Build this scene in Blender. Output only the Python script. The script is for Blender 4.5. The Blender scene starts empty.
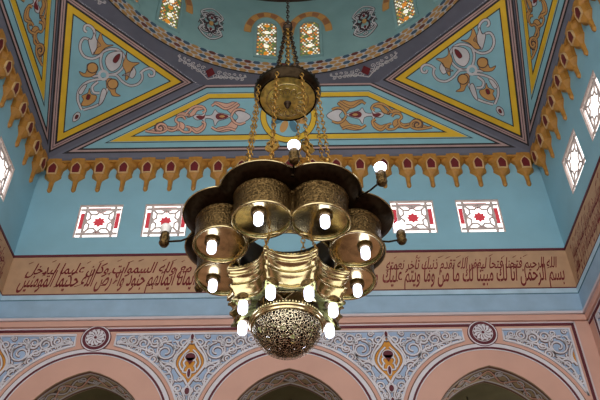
import bpy, math, random, unicodedata
from mathutils import Vector, Matrix
from mathutils.geometry import tessellate_polygon
PI = math.pi
random.seed(7)
COL = bpy.context.scene.collection
CX, CY = -0.25, 6.78          # centre of the square hall; the camera stands near (0, 0)
HW = 6.0                      # half width of the hall
def R(d): return math.radians(d)
def lin(c):
    out = []
    for v in c:
        v /= 255.0
        out.append(v / 12.92 if v <= .04045 else ((v + .055) / 1.055) ** 2.4)
    return (*out, 1.0)

# ------------------------------------------------------------------ materials
MATS = {}
def mat(name, rgb, rough=.75, metal=0.0, var=.12, scale=3.0, bump=0.0, bscale=60.0, emit=None, coat=0.0):
    if name in MATS: return MATS[name]
    m = bpy.data.materials.new(name); m.use_nodes = True
    nt = m.node_tree; b = nt.nodes['Principled BSDF']; L = nt.links
    b.inputs['Roughness'].default_value = rough
    b.inputs['Metallic'].default_value = metal
    b.inputs['Coat Weight'].default_value = coat
    tc = nt.nodes.new('ShaderNodeTexCoord')
    n = nt.nodes.new('ShaderNodeTexNoise'); n.inputs['Scale'].default_value = scale
    n.inputs['Detail'].default_value = 5
    L.new(tc.outputs['Object'], n.inputs['Vector'])
    r = nt.nodes.new('ShaderNodeMapRange')
    r.inputs['From Min'].default_value = .3; r.inputs['From Max'].default_value = .7
    r.inputs['To Min'].default_value = 1 - var; r.inputs['To Max'].default_value = 1 + var
    L.new(n.outputs['Fac'], r.inputs['Value'])
    mx = nt.nodes.new('ShaderNodeVectorMath'); mx.operation = 'SCALE'
    c = lin(rgb)
    mx.inputs[0].default_value = c[:3]
    L.new(r.outputs['Result'], mx.inputs['Scale'])
    L.new(mx.outputs['Vector'], b.inputs['Base Color'])
    if bump:
        n2 = nt.nodes.new('ShaderNodeTexNoise'); n2.inputs['Scale'].default_value = bscale
        n2.inputs['Detail'].default_value = 3
        L.new(tc.outputs['Object'], n2.inputs['Vector'])
        bp = nt.nodes.new('ShaderNodeBump'); bp.inputs['Strength'].default_value = bump
        bp.inputs['Distance'].default_value = .01
        L.new(n2.outputs['Fac'], bp.inputs['Height']); L.new(bp.outputs['Normal'], b.inputs['Normal'])
    if emit:
        b.inputs['Emission Color'].default_value = lin(emit[0]); b.inputs['Emission Strength'].default_value = emit[1]
    MATS[name] = m
    return m

def brass(name, rgb, rough, vscale, strength, dark=.45):
    m = bpy.data.materials.new(name); m.use_nodes = True
    nt = m.node_tree; b = nt.nodes['Principled BSDF']; L = nt.links
    b.inputs['Metallic'].default_value = 1.0
    tc = nt.nodes.new('ShaderNodeTexCoord')
    v = nt.nodes.new('ShaderNodeTexVoronoi'); v.inputs['Scale'].default_value = vscale
    v.feature = 'SMOOTH_F1'
    n = nt.nodes.new('ShaderNodeTexNoise'); n.inputs['Scale'].default_value = vscale * .8; n.inputs['Detail'].default_value = 4
    n.inputs['Distortion'].default_value = 1.5
    L.new(tc.outputs['Object'], v.inputs['Vector']); L.new(tc.outputs['Object'], n.inputs['Vector'])
    a = nt.nodes.new('ShaderNodeMath'); a.operation = 'ADD'
    L.new(v.outputs['Distance'], a.inputs[0]); L.new(n.outputs['Fac'], a.inputs[1])
    cr = nt.nodes.new('ShaderNodeMapRange'); cr.inputs['From Min'].default_value = .55; cr.inputs['From Max'].default_value = 1.05
    cr.inputs['To Min'].default_value = dark; cr.inputs['To Max'].default_value = 1.15
    L.new(a.outputs[0], cr.inputs['Value'])
    mx = nt.nodes.new('ShaderNodeVectorMath'); mx.operation = 'SCALE'; mx.inputs[0].default_value = lin(rgb)[:3]
    L.new(cr.outputs['Result'], mx.inputs['Scale']); L.new(mx.outputs['Vector'], b.inputs['Base Color'])
    bp = nt.nodes.new('ShaderNodeBump'); bp.inputs['Strength'].default_value = strength; bp.inputs['Distance'].default_value = .012
    L.new(a.outputs[0], bp.inputs['Height']); L.new(bp.outputs['Normal'], b.inputs['Normal'])
    b.inputs['Roughness'].default_value = rough
    MATS[name] = m
    return m

BLUE = mat('wall_blue_paint', (140, 188, 206), .8, var=.07, scale=1.1)
BAND = mat('band_blue_paint', (150, 180, 204), .75, var=.10, scale=2.2)
STRIPBLUE = mat('strip_blue_paint', (172, 202, 220), .75)
TEAL = mat('dome_teal_paint', (132, 168, 168), .8, var=.10, scale=1.3)
TEALLINE = mat('teal_line_paint', (78, 120, 138), .8)
PINK = mat('pink_paint', (206, 164, 148), .75, var=.05, scale=1.6)
CREAM = mat('cream_line_paint', (204, 194, 198), .7, var=.05)
MAROON = mat('maroon_paint', (92, 26, 40), .6)
TAN = mat('tan_frieze_paint', (184, 150, 118), .8, var=.08, scale=4)
INK = mat('inscription_red_paint', (116, 24, 30), .7)
GREY = mat('grey_paint', (104, 106, 120), .8, var=.08)
BLACK = mat('black_line_paint', (34, 30, 34), .6)
PINKL = mat('dusty_pink_line_paint', (176, 148, 144), .7)
YELLOW = mat('yellow_ochre_paint', (218, 178, 40), .65, var=.08)
SKY = mat('panel_light_blue_paint', (134, 182, 194), .8, var=.08, scale=2)
WHITE = mat('ornament_white_paint', (196, 194, 196), .7)
OCHRE = mat('ornament_ochre_paint', (190, 144, 84), .7)
ROSE = mat('ornament_rose_paint', (210, 164, 142), .7)
RED = mat('ornament_red_paint', (108, 22, 30), .6)
STUCCO = mat('stucco_white', (214, 214, 222), .65)
LINESHADE = mat('brown_line_and_shadow_edge', (116, 84, 70), .8)  # brown lines, and the shadow border painted round the stucco scrolls
FIELD = mat('spandrel_blue_paint', (156, 180, 210), .8, var=.1)
GOLDP = mat('spandrel_gold_paint', (204, 140, 44), .6)
GOLDC = mat('cornice_gilt', (178, 126, 52), .5, var=.22, scale=7, bump=.4, bscale=14)
GOLDH = mat('cornice_pale_edge', (206, 172, 124), .5)
ORANGE = mat('voussoir_orange', (204, 150, 84), .7)
VRED = mat('voussoir_brown', (164, 108, 70), .7)
SOFP = mat('soffit_cream', (176, 158, 122), .8)
SOFD = mat('soffit_dark_outline', (88, 66, 54), .8)
LATT = mat('lattice_white', (208, 194, 190), .6)
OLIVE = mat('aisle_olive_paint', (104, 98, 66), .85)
FLOORM = mat('floor_carpet', (120, 84, 72), .9)
HEXO = mat('hex_ochre', (184, 140, 84), .6)
HEXB = mat('hex_blue', (64, 88, 110), .6)
HEXR = mat('hex_brown', (104, 54, 48), .6)
BRASS = brass('engraved_brass', (150, 132, 90), .30, 40, .6, dark=.25)
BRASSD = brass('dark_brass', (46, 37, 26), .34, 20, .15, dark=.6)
BRASSP = brass('polished_brass', (196, 182, 138), .20, 10, .06, dark=.7)
BRASSE = brass('chased_brass', (104, 84, 52), .30, 48, 1.0, dark=.2)
BRASSU = brass('olive_brass', (160, 164, 100), .32, 34, 1.0, dark=.18)
BRASSG = brass('gold_disc_brass', (232, 214, 124), .42, 14, .5, dark=.6)
GILT = brass('gilt_chain', (190, 150, 78), .32, 40, .2, dark=.6)
IRON = mat('chain_iron', (60, 48, 38), .5, metal=.8)
BULB = mat('bulb_lit', (255, 255, 255), .3, emit=((232, 236, 255), 5.0))
BULBOFF = mat('bulb_unlit', (225, 225, 222), .3)
PLAST = mat('white_plastic', (220, 220, 216), .4)

def glass(name, rgb, strength):
    m = bpy.data.materials.new(name); m.use_nodes = True
    nt = m.node_tree; L = nt.links
    nt.nodes.remove(nt.nodes['Principled BSDF'])
    t = nt.nodes.new('ShaderNodeBsdfTranslucent'); t.inputs['Color'].default_value = lin(rgb)
    tr = nt.nodes.new('ShaderNodeBsdfTransparent'); tr.inputs['Color'].default_value = lin(rgb)
    g = nt.nodes.new('ShaderNodeBsdfGlossy'); g.inputs['Roughness'].default_value = .1
    a = nt.nodes.new('ShaderNodeMixShader'); a.inputs[0].default_value = strength
    L.new(t.outputs[0], a.inputs[1]); L.new(tr.outputs[0], a.inputs[2])
    b = nt.nodes.new('ShaderNodeMixShader'); b.inputs[0].default_value = .05
    L.new(a.outputs[0], b.inputs[1]); L.new(g.outputs[0], b.inputs[2])
    L.new(b.outputs[0], nt.nodes['Material Output'].inputs['Surface'])
    MATS[name] = m
    return m
GRED = glass('red_glass', (148, 50, 58), .3)
GCLEAR = glass('frosted_glass', (250, 248, 250), .75)

def pierced(name, rgb, rough, scale, thr, bump):
    m = bpy.data.materials.new(name); m.use_nodes = True
    nt = m.node_tree; b = nt.nodes['Principled BSDF']; L = nt.links
    b.inputs['Base Color'].default_value = lin(rgb); b.inputs['Metallic'].default_value = 1; b.inputs['Roughness'].default_value = rough
    tc = nt.nodes.new('ShaderNodeTexCoord')
    v = nt.nodes.new('ShaderNodeTexVoronoi'); v.inputs['Scale'].default_value = scale; v.feature = 'DISTANCE_TO_EDGE'
    v.inputs['Randomness'].default_value = .9
    L.new(tc.outputs['Object'], v.inputs['Vector'])
    n = nt.nodes.new('ShaderNodeTexNoise'); n.inputs['Scale'].default_value = scale * 1.3
    L.new(tc.outputs['Object'], n.inputs['Vector'])
    bp = nt.nodes.new('ShaderNodeBump'); bp.inputs['Strength'].default_value = bump; bp.inputs['Distance'].default_value = .02
    L.new(n.outputs['Fac'], bp.inputs['Height']); L.new(bp.outputs['Normal'], b.inputs['Normal'])
    g = nt.nodes.new('ShaderNodeMath'); g.operation = 'GREATER_THAN'; g.inputs[1].default_value = thr
    L.new(v.outputs['Distance'], g.inputs[0])
    tr = nt.nodes.new('ShaderNodeBsdfTransparent')
    mx = nt.nodes.new('ShaderNodeMixShader')
    L.new(g.outputs[0], mx.inputs[0]); L.new(b.outputs[0], mx.inputs[1]); L.new(tr.outputs[0], mx.inputs[2])
    L.new(mx.outputs[0], nt.nodes['Material Output'].inputs['Surface'])
    return m
INSHADE = pierced('bowl_inner_shade', (34, 31, 27), .5, 13, .20, .3)  # dark shell added to give the shade inside the pierced bowl
PIERCED = pierced('pierced_brass', (224, 214, 184), .22, 36, .085, 1.0)
GS = [mat('daylight_glow_white', (240, 235, 215), .3, emit=((255, 246, 225), .7)), mat('daylight_glow_amber', (230, 150, 50), .3, emit=((255, 150, 40), .35)),
      mat('daylight_glow_green', (110, 160, 80), .3, emit=((120, 170, 60), .2)), mat('daylight_glow_yellow', (220, 200, 90), .3, emit=((230, 190, 90), .3))]  # panes glow in place of daylight, the drum behind them is solid

def soffit_mat():
    m = bpy.data.materials.new('painted_soffit'); m.use_nodes = True
    nt = m.node_tree; b = nt.nodes['Principled BSDF']; L = nt.links
    b.inputs['Roughness'].default_value = .8
    tc = nt.nodes.new('ShaderNodeTexCoord')
    n = nt.nodes.new('ShaderNodeTexNoise'); n.inputs['Scale'].default_value = 5; n.inputs['Distortion'].default_value = 2.2; n.inputs['Detail'].default_value = 1
    L.new(tc.outputs['Object'], n.inputs['Vector'])
    r = nt.nodes.new('ShaderNodeValToRGB'); e = r.color_ramp.elements
    e[0].position = .40; e[0].color = lin((170, 160, 138)); e[1].position = .46; e[1].color = lin((70, 50, 44))
    for p, c in ((.49, (196, 186, 166)), (.54, (190, 178, 156)), (.56, (92, 60, 50)), (.60, (168, 158, 138))):
        k = e.new(p); k.color = lin(c)
    L.new(n.outputs['Fac'], r.inputs[0]); L.new(r.outputs[0], b.inputs['Base Color'])
    return m
SOFFIT = soffit_mat()

# ------------------------------------------------------------------ mesh helpers
class MB:
    def __init__(s): s.v = []; s.f = []; s.m = []; s.mats = []; s.sm = []
    def mi(s, m):
        if m not in s.mats: s.mats.append(m)
        return s.mats.index(m)
    def add(s, vs, fs, m, smooth=False):
        o = len(s.v); s.v += [tuple(v) for v in vs]; k = s.mi(m)
        for f in fs: s.f.append(tuple(i + o for i in f)); s.m.append(k); s.sm.append(smooth)
    def build(s, name, parent=None, loc=None):
        me = bpy.data.meshes.new(name)
        o = bpy.data.objects.new(name, me); COL.objects.link(o)
        off = Vector((0, 0, 0))
        if parent is not None:
            o.parent = parent
            q = parent
            while q is not None: off += q.location; q = q.parent
        if loc is not None:
            o.location = Vector(loc) - off; off = Vector(loc)
        me.from_pydata([(v[0] - off.x, v[1] - off.y, v[2] - off.z) for v in s.v], [], s.f)
        for m in s.mats: me.materials.append(m)
        me.polygons.foreach_set('material_index', s.m); me.polygons.foreach_set('use_smooth', s.sm)
        me.update()
        return o
def tag(o, label, cat, group=None, kind=None):
    o['label'] = label; o['category'] = cat
    if group: o['group'] = group
    if kind: o['kind'] = kind
    return o
def empty(name, loc):
    o = bpy.data.objects.new(name, None); COL.objects.link(o); o.location = loc; return o

class Fr:                                   # a flat working frame: u right, v up, n out of the surface
    def __init__(s, o, U, V): s.o = Vector(o); s.U = Vector(U).normalized(); s.V = Vector(V).normalized(); s.N = s.U.cross(s.V)
    def p(s, u, v, n=0): return s.o + s.U * u + s.V * v + s.N * n
class CylFr:                                # the same on the inside of the round drum, u runs along the arc
    def __init__(s, ang, r): s.a = ang; s.r = r
    def p(s, u, v, n=0):
        t = s.a + u / s.r; q = s.r - n
        return Vector((CX + q * math.sin(t), CY + q * math.cos(t), v))
class SofFr:                                # the underside of a pointed arch: u along the curve, v into the depth
    def __init__(s, F, pts):
        s.F = F; s.P = [Vector(p) for p in pts]; s.L = [0]
        for i in range(1, len(pts)): s.L.append(s.L[-1] + (s.P[i] - s.P[i - 1]).length)
    def p(s, u, v, n=0):
        u = max(0, min(u, s.L[-1] - 1e-5)); i = 0
        while s.L[i + 1] < u: i += 1
        d = (s.P[i + 1] - s.P[i]).normalized(); q = s.P[i] + d * (u - s.L[i]); nn = Vector((d.y, -d.x))
        q = q + nn * n
        return s.F.p(q.x, q.y, -v)
def plate(mb, F, loops, n0, n1, m, side=None, rev=False):     # loops[0] outline, others holes; (u, v) points
    tri = tessellate_polygon([[Vector((a, b, 0)) for a, b in lp] for lp in loops])
    flat = [q for lp in loops for q in lp]
    top = [F.p(a, b, n1) for a, b in flat]
    fs = []
    for t in tri:
        a, b, c = (Vector(flat[i]) for i in t)
        fs.append(t if (b - a).cross(c - a) > 0 else t[::-1])
    mb.add(top, fs, m)
    if n0 != n1:
        if rev: mb.add([F.p(a, b, n0) for a, b in flat], [f[::-1] for f in fs], m)
        for lp in loops:
            k = len(lp)
            vs = [F.p(a, b, n0) for a, b in lp] + [F.p(a, b, n1) for a, b in lp]
            mb.add(vs, [(i, (i + 1) % k, (i + 1) % k + k, i + k) for i in range(k)], side or m)
def rect(mb, F, u0, u1, v0, v1, n0, n1, m): plate(mb, F, [[(u0, v0), (u1, v0), (u1, v1), (u0, v1)]], n0, n1, m)
def box(mb, F, u0, u1, v0, v1, n0, n1, m): plate(mb, F, [[(u0, v0), (u1, v0), (u1, v1), (u0, v1)]], n0, n1, m, rev=True)
def cat(pts, k=6, closed=False):            # smooth curve through the points
    P = [Vector(p) for p in pts]; n = len(P); out = []
    if n < 3: return pts
    rng = n if closed else n - 1
    for i in range(rng):
        a, b, c, d = (P[(i - 1) % n], P[i], P[(i + 1) % n], P[(i + 2) % n]) if closed else (P[max(i - 1, 0)], P[i], P[i + 1], P[min(i + 2, n - 1)])
        for j in range(k):
            t = j / k
            q = .5 * ((2 * b) + (c - a) * t + (2 * a - 5 * b + 4 * c - d) * t * t + (3 * b - a - 3 * c + d) * t ** 3)
            out.append((q.x, q.y))
    if not closed: out.append((P[-1].x, P[-1].y))
    return out
def ribbon(mb, F, pts, w, n0, n1, m, closed=False, taper=None, edge=None, ew=0):
    if edge is not None: ribbon(mb, F, pts, w + ew, n0, n0 + (n1 - n0) * .4, edge, closed, taper)
    P = [Vector(p) for p in pts]; k = len(P)
    vs = []
    for i in range(k):
        a = P[(i - 1) % k] if closed else P[max(i - 1, 0)]
        b = P[(i + 1) % k] if closed else P[min(i + 1, k - 1)]
        d = b - a
        if d.length < 1e-9: d = Vector((1, 0))
        d.normalize(); s = Vector((-d.y, d.x))
        h = w / 2 * (1 if not taper else taper[0] + (taper[1] - taper[0]) * i / (k - 1))
        l, r = P[i] + s * h, P[i] - s * h
        vs += [F.p(l.x, l.y, n0), F.p(l.x, l.y, n1), F.p(r.x, r.y, n1), F.p(r.x, r.y, n0)]
    fs = []
    for i in range(k if closed else k - 1):
        a, b = 4 * i, 4 * ((i + 1) % k)
        for j in range(3): fs.append((a + j + 1, a + j, b + j, b + j + 1)[::-1])
    mb.add(vs, [f[::-1] for f in fs], m)
def disc(mb, F, c, r, n0, n1, m, k=24, ri=0, ry=None, rot=0):
    ry = ry or r
    def lp(a, b):
        return [(c[0] + a * math.cos(t) * math.cos(rot) - b * math.sin(t) * math.sin(rot),
                 c[1] + a * math.cos(t) * math.sin(rot) + b * math.sin(t) * math.cos(rot)) for t in (2 * PI * i / k for i in range(k))]
    loops = [lp(r, ry)]
    if ri: loops.append(lp(ri, ri)[::-1])
    plate(mb, F, loops, n0, n1, m)
def spiral(c, r, a0, turns, d=1, k=12, rmin=.12):
    n = int(k * turns) + 1
    return [(c[0] + r * (1 - (1 - rmin) * i / (n - 1)) * math.cos(a0 + d * 2 * PI * turns * i / (n - 1)),
             c[1] + r * (1 - (1 - rmin) * i / (n - 1)) * math.sin(a0 + d * 2 * PI * turns * i / (n - 1))) for i in range(n)]
def inset(poly, d):                         # convex CCW polygon, one distance per edge (or one for all)
    k = len(poly); P = [Vector(p) for p in poly]
    if not isinstance(d, (list, tuple)): d = [d] * k
    ln = []
    for i in range(k):
        e = (P[(i + 1) % k] - P[i]).normalized(); nrm = Vector((-e.y, e.x))
        ln.append((P[i] + nrm * d[i], e))
    out = []
    for i in range(k):
        p, e = ln[i - 1]; q, g = ln[i]
        t = (q - p).cross(g) / e.cross(g)
        r = p + e * t; out.append((r.x, r.y))
    return out
def lathe(mb, prof, m, c=(0, 0, 0), k=32, smooth=True, fr=None, to=None, ax=None):   # prof (r, z)
    vs = []; fs = []; n = len(prof)
    for i in range(k):
        t = 2 * PI * i / k
        for r, z in prof: vs.append((c[0] + r * math.cos(t), c[1] + r * math.sin(t), c[2] + z))
    for i in range(k):
        j = (i + 1) % k
        for q in range(n - 1): fs.append((i * n + q, j * n + q, j * n + q + 1, i * n + q + 1))
    mb.add(vs, fs, m, smooth)
def tube(mb, pts, r, m, k=8, closed=False, smooth=True):
    P = [Vector(p) for p in pts]; n = len(P); vs = []
    rr = r if isinstance(r, (list, tuple)) else [r] * n
    for i in range(n):
        a = P[(i - 1) % n] if closed else P[max(i - 1, 0)]; b = P[(i + 1) % n] if closed else P[min(i + 1, n - 1)]
        d = (b - a).normalized(); up = Vector((0, 0, 1)) if abs(d.z) < .95 else Vector((1, 0, 0))
        s = d.cross(up).normalized(); t = s.cross(d)
        for j in range(k):
            an = 2 * PI * j / k; vs.append(P[i] + (s * math.cos(an) + t * math.sin(an)) * rr[i])
    fs = []
    for i in range(n if closed else n - 1):
        q = (i + 1) % n
        for j in range(k): fs.append((i * k + j, i * k + (j + 1) % k, q * k + (j + 1) % k, q * k + j))
    if not closed: fs += [tuple(range(k))[::-1], tuple(range((n - 1) * k, n * k))]
    mb.add(vs, fs, m, smooth)
def chain(mb, a, b, m, w=.022, t=.006, pitch=.055):
    a, b = Vector(a), Vector(b); L = (b - a).length; d = (b - a) / L
    up = Vector((0, 0, 1)) if abs(d.z) < .9 else Vector((1, 0, 0))
    s = d.cross(up).normalized(); q = s.cross(d); n = max(1, int(L / pitch))
    for i in range(n):
        c = a + d * (L * (i + .5) / n); e = s if i % 2 else q; h = L / n * .66
        tube(mb, [c + d * (h * math.cos(x)) + e * (w * math.sin(x)) for x in (2 * PI * j / 8 for j in range(8))], t, m, k=4, closed=True)

# ------------------------------------------------------------------ camera
CAMZ = 1.6
FPX = 753.5; PITCH = R(42.9); ROLL = .0136
fw = Vector((0, math.cos(PITCH), math.sin(PITCH))); u0 = Vector((0, -math.sin(PITCH), math.cos(PITCH))); x0 = Vector((1, 0, 0))
rt = x0 * math.cos(ROLL) - u0 * math.sin(ROLL); up = u0 * math.cos(ROLL) + x0 * math.sin(ROLL)
cd = bpy.data.cameras.new('camera'); cam = bpy.data.objects.new('camera', cd); COL.objects.link(cam)
cd.sensor_width = 36; cd.lens = FPX * 36 / 600; cd.clip_start = .05; cd.clip_end = 200
M = Matrix((( rt.x, up.x, -fw.x, 0), (rt.y, up.y, -fw.y, 0), (rt.z, up.z, -fw.z, CAMZ), (0, 0, 0, 1)))
cam.matrix_world = M
bpy.context.scene.camera = cam
def trace(F, px, py):                      # where the sight line of a photo point meets a flat surface (for taking measurements)
    d = fw * FPX + rt * (px - 300) + up * (200 - py); o = Vector((0, 0, CAMZ))
    t = (F.o - o).dot(F.N) / d.dot(F.N); q = o + d * t - F.o
    return (q.dot(F.U), q.dot(F.V))

# ------------------------------------------------------------------ walls
FB = Fr((CX, CY + HW, 0), (1, 0, 0), (0, 0, 1))
FRt = Fr((CX + HW, CY, 0), (0, -1, 0), (0, 0, 1))
FL = Fr((CX - HW, CY, 0), (0, 1, 0), (0, 0, 1))
BAY = 3.83
ZTOP = 14.9
WZ0, WZ1 = 12.43, 13.41
AZ = 7.86                                    # centre height of the round arch mouldings
def pointed(s, n=10, hw_floor=0.0):
    pts = []
    Rr = 1.60; cx = -.33; cz = 9.08 - 1.5655
    a0 = math.asin(.33 / 1.60)
    for i in range(n + 1):
        a = a0 + (PI / 2 - a0) * i / n
        pts.append((cx + Rr * math.sin(a), cz + Rr * math.cos(a)))
    right = pts + [(pts[-1][0], hw_floor)]
    loop = [(s - x, z) for x, z in right[::-1]] + [(s + x, z) for x, z in right[1:]]
    return loop                             # from the floor on the left, over the apex, to the floor on the right
WINS = [-4.32, -2.81, 2.81, 4.32]
def hw_(x): return [(x - .5, WZ0), (x + .5, WZ0), (x + .5, WZ1), (x - .5, WZ1)]
def make_wall(F, side, label, wins, thick=.085):
    w = MB()
    plate(w, F, [[(-6, 11.88), (6, 11.88), (6, ZTOP), (-6, ZTOP)]] + [hw_(x)[::-1] for x in wins], -thick, 0, BLUE, side=LATT, rev=True)
    root = w.build('wall_' + side, loc=F.p(0, 0, 0)); tag(root, label, 'wall', kind='structure')
    # lower wall with three pointed arches standing on the floor
    lw = MB()
    out = [(-6, 0)]
    for s in (-BAY, 0, BAY): out += pointed(s)
    out += [(6, 0), (6, 10.86), (-6, 10.86)]
    tri = tessellate_polygon([[Vector((a, b, 0)) for a, b in out]])
    plate(lw, F, [out], -.66, 0, PINK, side=SOFP, rev=True)
    lw.build('lower_wall', root)
    for s in (-BAY, 0, BAY):
        if side != 'back': break
        sf = SofFr(F, [p for p in pointed(s, 24, 6.0)]); g = MB(); Lt = sf.L[-1]
        D0, D1 = .04, .62
        k = 80
        for i in range(k):
            u0_, u1_ = Lt * i / k, Lt * (i + 1) / k
            g.add([sf.p(u0_, .0, .004), sf.p(u1_, .0, .004), sf.p(u1_, .66, .004), sf.p(u0_, .66, .004)], [(0, 1, 2, 3)], SOFP)
        U = lambda v: [(Lt * i / 120, v) for i in range(121)]
        for v, w_, mt in ((.05, .05, LINESHADE), (.10, .03, WHITE), (.56, .03, WHITE), (.61, .05, LINESHADE)): ribbon(g, sf, U(v), w_, .004, .012, mt)
        A = [(Lt * i / 260, .33 + .13 * math.sin(i * .30)) for i in range(261)]
        ribbon(g, sf, A, .035, .004, .016, WHITE, edge=SOFD, ew=.04)
        ribbon(g, sf, [(u, .66 - v) for u, v in A], .035, .004, .018, ROSE, edge=SOFD, ew=.04)
        j = 0; u = .15
        while u < Lt - .15:
            ribbon(g, sf, spiral((u, .33 + (.10 if j % 2 else -.10)), .09, j, 1.4, 1 if j % 2 else -1, 10, .2), .024, .004, .018, WHITE, edge=SOFD, ew=.03)
            disc(g, sf, (u + .1, .33 - (.10 if j % 2 else -.10)), .05, .004, .015, SOFD, 8, ry=.03); u += .21; j += 1
        g.build('painted_soffit', root)
    b = MB()
    # blue coved band, with the pale strip above it and the cream and pink mouldings below
    prof = [(10.86, .02), (10.84, .05), (10.72, .05), (10.705, .035), (10.30, .06), (10.24, .10)]
    for (za, na), (zb, nb), m in ((prof[0], prof[1], STRIPBLUE), (prof[1], prof[2], STRIPBLUE), (prof[2], prof[3], TEALLINE), (prof[3], prof[4], BAND), (prof[4], prof[5], BAND)):
        b.add([F.p(-6, za, na), F.p(-6, zb, nb), F.p(6, zb, nb), F.p(6, za, na)], [(0, 1, 2, 3)], m)
    
    b.build('blue_band', root)
    c = MB()
    rect(c, F, -6, 6, 10.185, 10.24, 0, .10, CREAM)
    rect(c, F, -6, 6, 10.06, 10.185, 0, .05, PINK)
    c.build('cream_moulding', root)
    d = MB()
    e = 5.72
    for n, dz, m in ((.012, 0, CREAM), (.016, .035, MAROON), (.018, .055, MAROON)):
        rect(d, F, -5.97, e - dz, 10.01 - dz * 1.0, 10.045 - dz, 0, n, m)
        for sg in ((1,) if side == 'back' else (-1, 1)):
            x = sorted((sg * (e - dz), sg * (e - dz - .035)))
            rect(d, F, x[0], x[1], 5.0, 10.045 - dz, 0, n, m)
    d.build('frame_line', root)
    return root
wb = make_wall(FB, 'back', 'facing wall of the hall, blue above and pink below', WINS)
wr = make_wall(FRt, 'right', 'side wall on the right seen steeply, blue above the inscription', WINS)
wl = make_wall(FL, 'left', 'side wall on the left seen steeply, blue above the inscription', WINS)

# aisle behind the facing arches
a = MB()
rect(a, Fr((CX, CY + HW + 4.5, 0), (1, 0, 0), (0, 0, 1)), -8, 8, 0, 9.6, 0, 0, OLIVE)
rect(a, Fr((CX, CY + HW + .66, 9.6), (1, 0, 0), (0, -1, 0)), -8, 8, -3.9, 0, 0, 0, OLIVE)
for sx in (-1, 1):
    xw = CX + sx * (HW + 4.5)
    rect(a, Fr((xw, CY, 0), (0, -sx, 0), (0, 0, 1)), -8, 12, 0, 9.6, 0, 0, OLIVE)
    xs_ = CX + sx * (HW + .66)
    rect(a, Fr((min(xs_, xw), 0, 9.6), (1, 0, 0), (0, -1, 0)), 0, 3.84, -CY - HW - 4.5, 4, 0, 0, OLIVE)
o = a.build('wall_aisle'); tag(o, 'dim olive aisle wall and vault seen through the arches', 'wall', kind='structure')
for s, lb in ((-BAY, 'leftmost'), (0, 'middle'), (BAY, 'rightmost')):
    t = MB(); q = FB.p(s, 0, -2.2)
    tube(t, [(q.x, q.y, 9.6), (q.x, q.y, 6.0)], .015, IRON, k=6)
    lathe(t, [(0, 0), (.05, .02), (.06, .06), (.0, .1)], IRON, (q.x, q.y, 5.95), 12)
    tag(t.build('hanging_rod', loc=(q.x, q.y, 9.6)), 'thin dark rod hanging in the aisle behind the %s arch' % lb, 'rod')

f = MB(); rect(f, Fr((0, 0, 0), (1, 0, 0), (0, 1, 0)), -9, 9, -3, 18, 0, 0, FLOORM)
tag(f.build('floor'), 'carpeted floor of the hall far below the chandelier', 'floor', kind='structure')

# ------------------------------------------------------------------ lattice windows
def lattice_window(F, s, idx, label):
    w = MB(); W = .5; zc = (WZ0 + WZ1) / 2; H = (WZ1 - WZ0) / 2
    n0, n1 = -.055, -.02
    plate(w, F, [[(s - W, WZ0), (s + W, WZ0), (s + W, WZ1), (s - W, WZ1)], [(s - W + .025, WZ0 + .025), (s - W + .025, WZ1 - .025), (s + W - .025, WZ1 - .025), (s + W - .025, WZ0 + .025)]], n0, n1, LATT, rev=True)
    root = w.build('window_%d' % idx, loc=F.p(s, zc, -.09)); tag(root, label, 'window', 'star lattice windows', 'structure')
    l = MB(); B = .055
    for x in (-.33, .33): box(l, F, s + x - B / 2, s + x + B / 2, WZ0 + .04, WZ1 - .04, n0 + .01, n1 - .005, LATT)
    for z in (-.36, .36): box(l, F, s - W + .04, s + W - .04, zc + z - B / 2, zc + z + B / 2, n0 + .012, n1 - .003, LATT)
    st = []
    for i in range(16):
        a_ = PI / 8 * i; r_ = .30 if i % 2 == 0 else .225
        st.append((s + r_ * math.cos(a_), zc + r_ * math.sin(a_)))
    ribbon(l, F, st, B * .8, n0 + .015, n1, LATT, closed=True)
    for sx in (-1, 1):
        for sz in (-1, 1):
            ribbon(l, F, [(s + sx * .20, zc + sz * .21), (s + sx * .33, zc + sz * .36)], B * .8, n0 + .015, n1 - .002, LATT)
            ribbon(l, F, [(s + sx * .28, zc + sz * .02), (s + sx * .33, zc + sz * .12), (s + sx * .33, zc + sz * .2)], B * .7, n0 + .015, n1 - .002, LATT)
            ribbon(l, F, [(s + sx * .02, zc + sz * .28), (s + sx * .1, zc + sz * .36)], B * .7, n0 + .015, n1 - .002, LATT)
    l.build('lattice', root)
    if F is not FB: return
    p = MB()
    pn = n0 + .005
    star = []
    for i in range(16):
        a_ = PI / 8 * i; r_ = .155 if i % 2 == 0 else .105
        star.append((s + r_ * math.cos(a_), zc + r_ * math.sin(a_)))
    plate(p, F, [star], pn, pn, GRED)
    for sx in (-1, 1): rect(p, F, *sorted((s + sx * .36, s + sx * .45)), zc - .2, zc + .27, pn, pn, GRED)
    plate(p, F, [[(s - .13, zc + .335), (s, zc + .25), (s + .13, zc + .335)]], pn, pn, GRED)
    plate(p, F, [[(s + .10, zc - .335), (s, zc - .27), (s - .10, zc - .335)][::-1][::-1]], pn, pn, GRED)
    rect(p, F, s - .30, s + .22, zc + .39, zc + .43, pn, pn, GRED)
    p.build('red_pane', root)
wn = 0
for F, pos in ((FB, [(-4.32, 'star lattice window nearest the left end of the facing wall'), (-2.81, 'star lattice window just left of the chandelier, beside the unlit arm lamp'),
                    (2.81, 'star lattice window touching the chandelier on its right side'), (4.32, 'star lattice window nearest the right end of the facing wall')]),
               (FRt, [(-4.32, 'lower lattice window in the steep wall at the right edge, nearest the corner'), (-2.81, 'upper lattice window cut by the right edge of the photo')]),
               (FL, [(4.32, 'lattice window in the steep wall at the left edge of the photo')])):
    for s, lb in pos:
        wn += 1; lattice_window(F, s, wn, lb)
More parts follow.
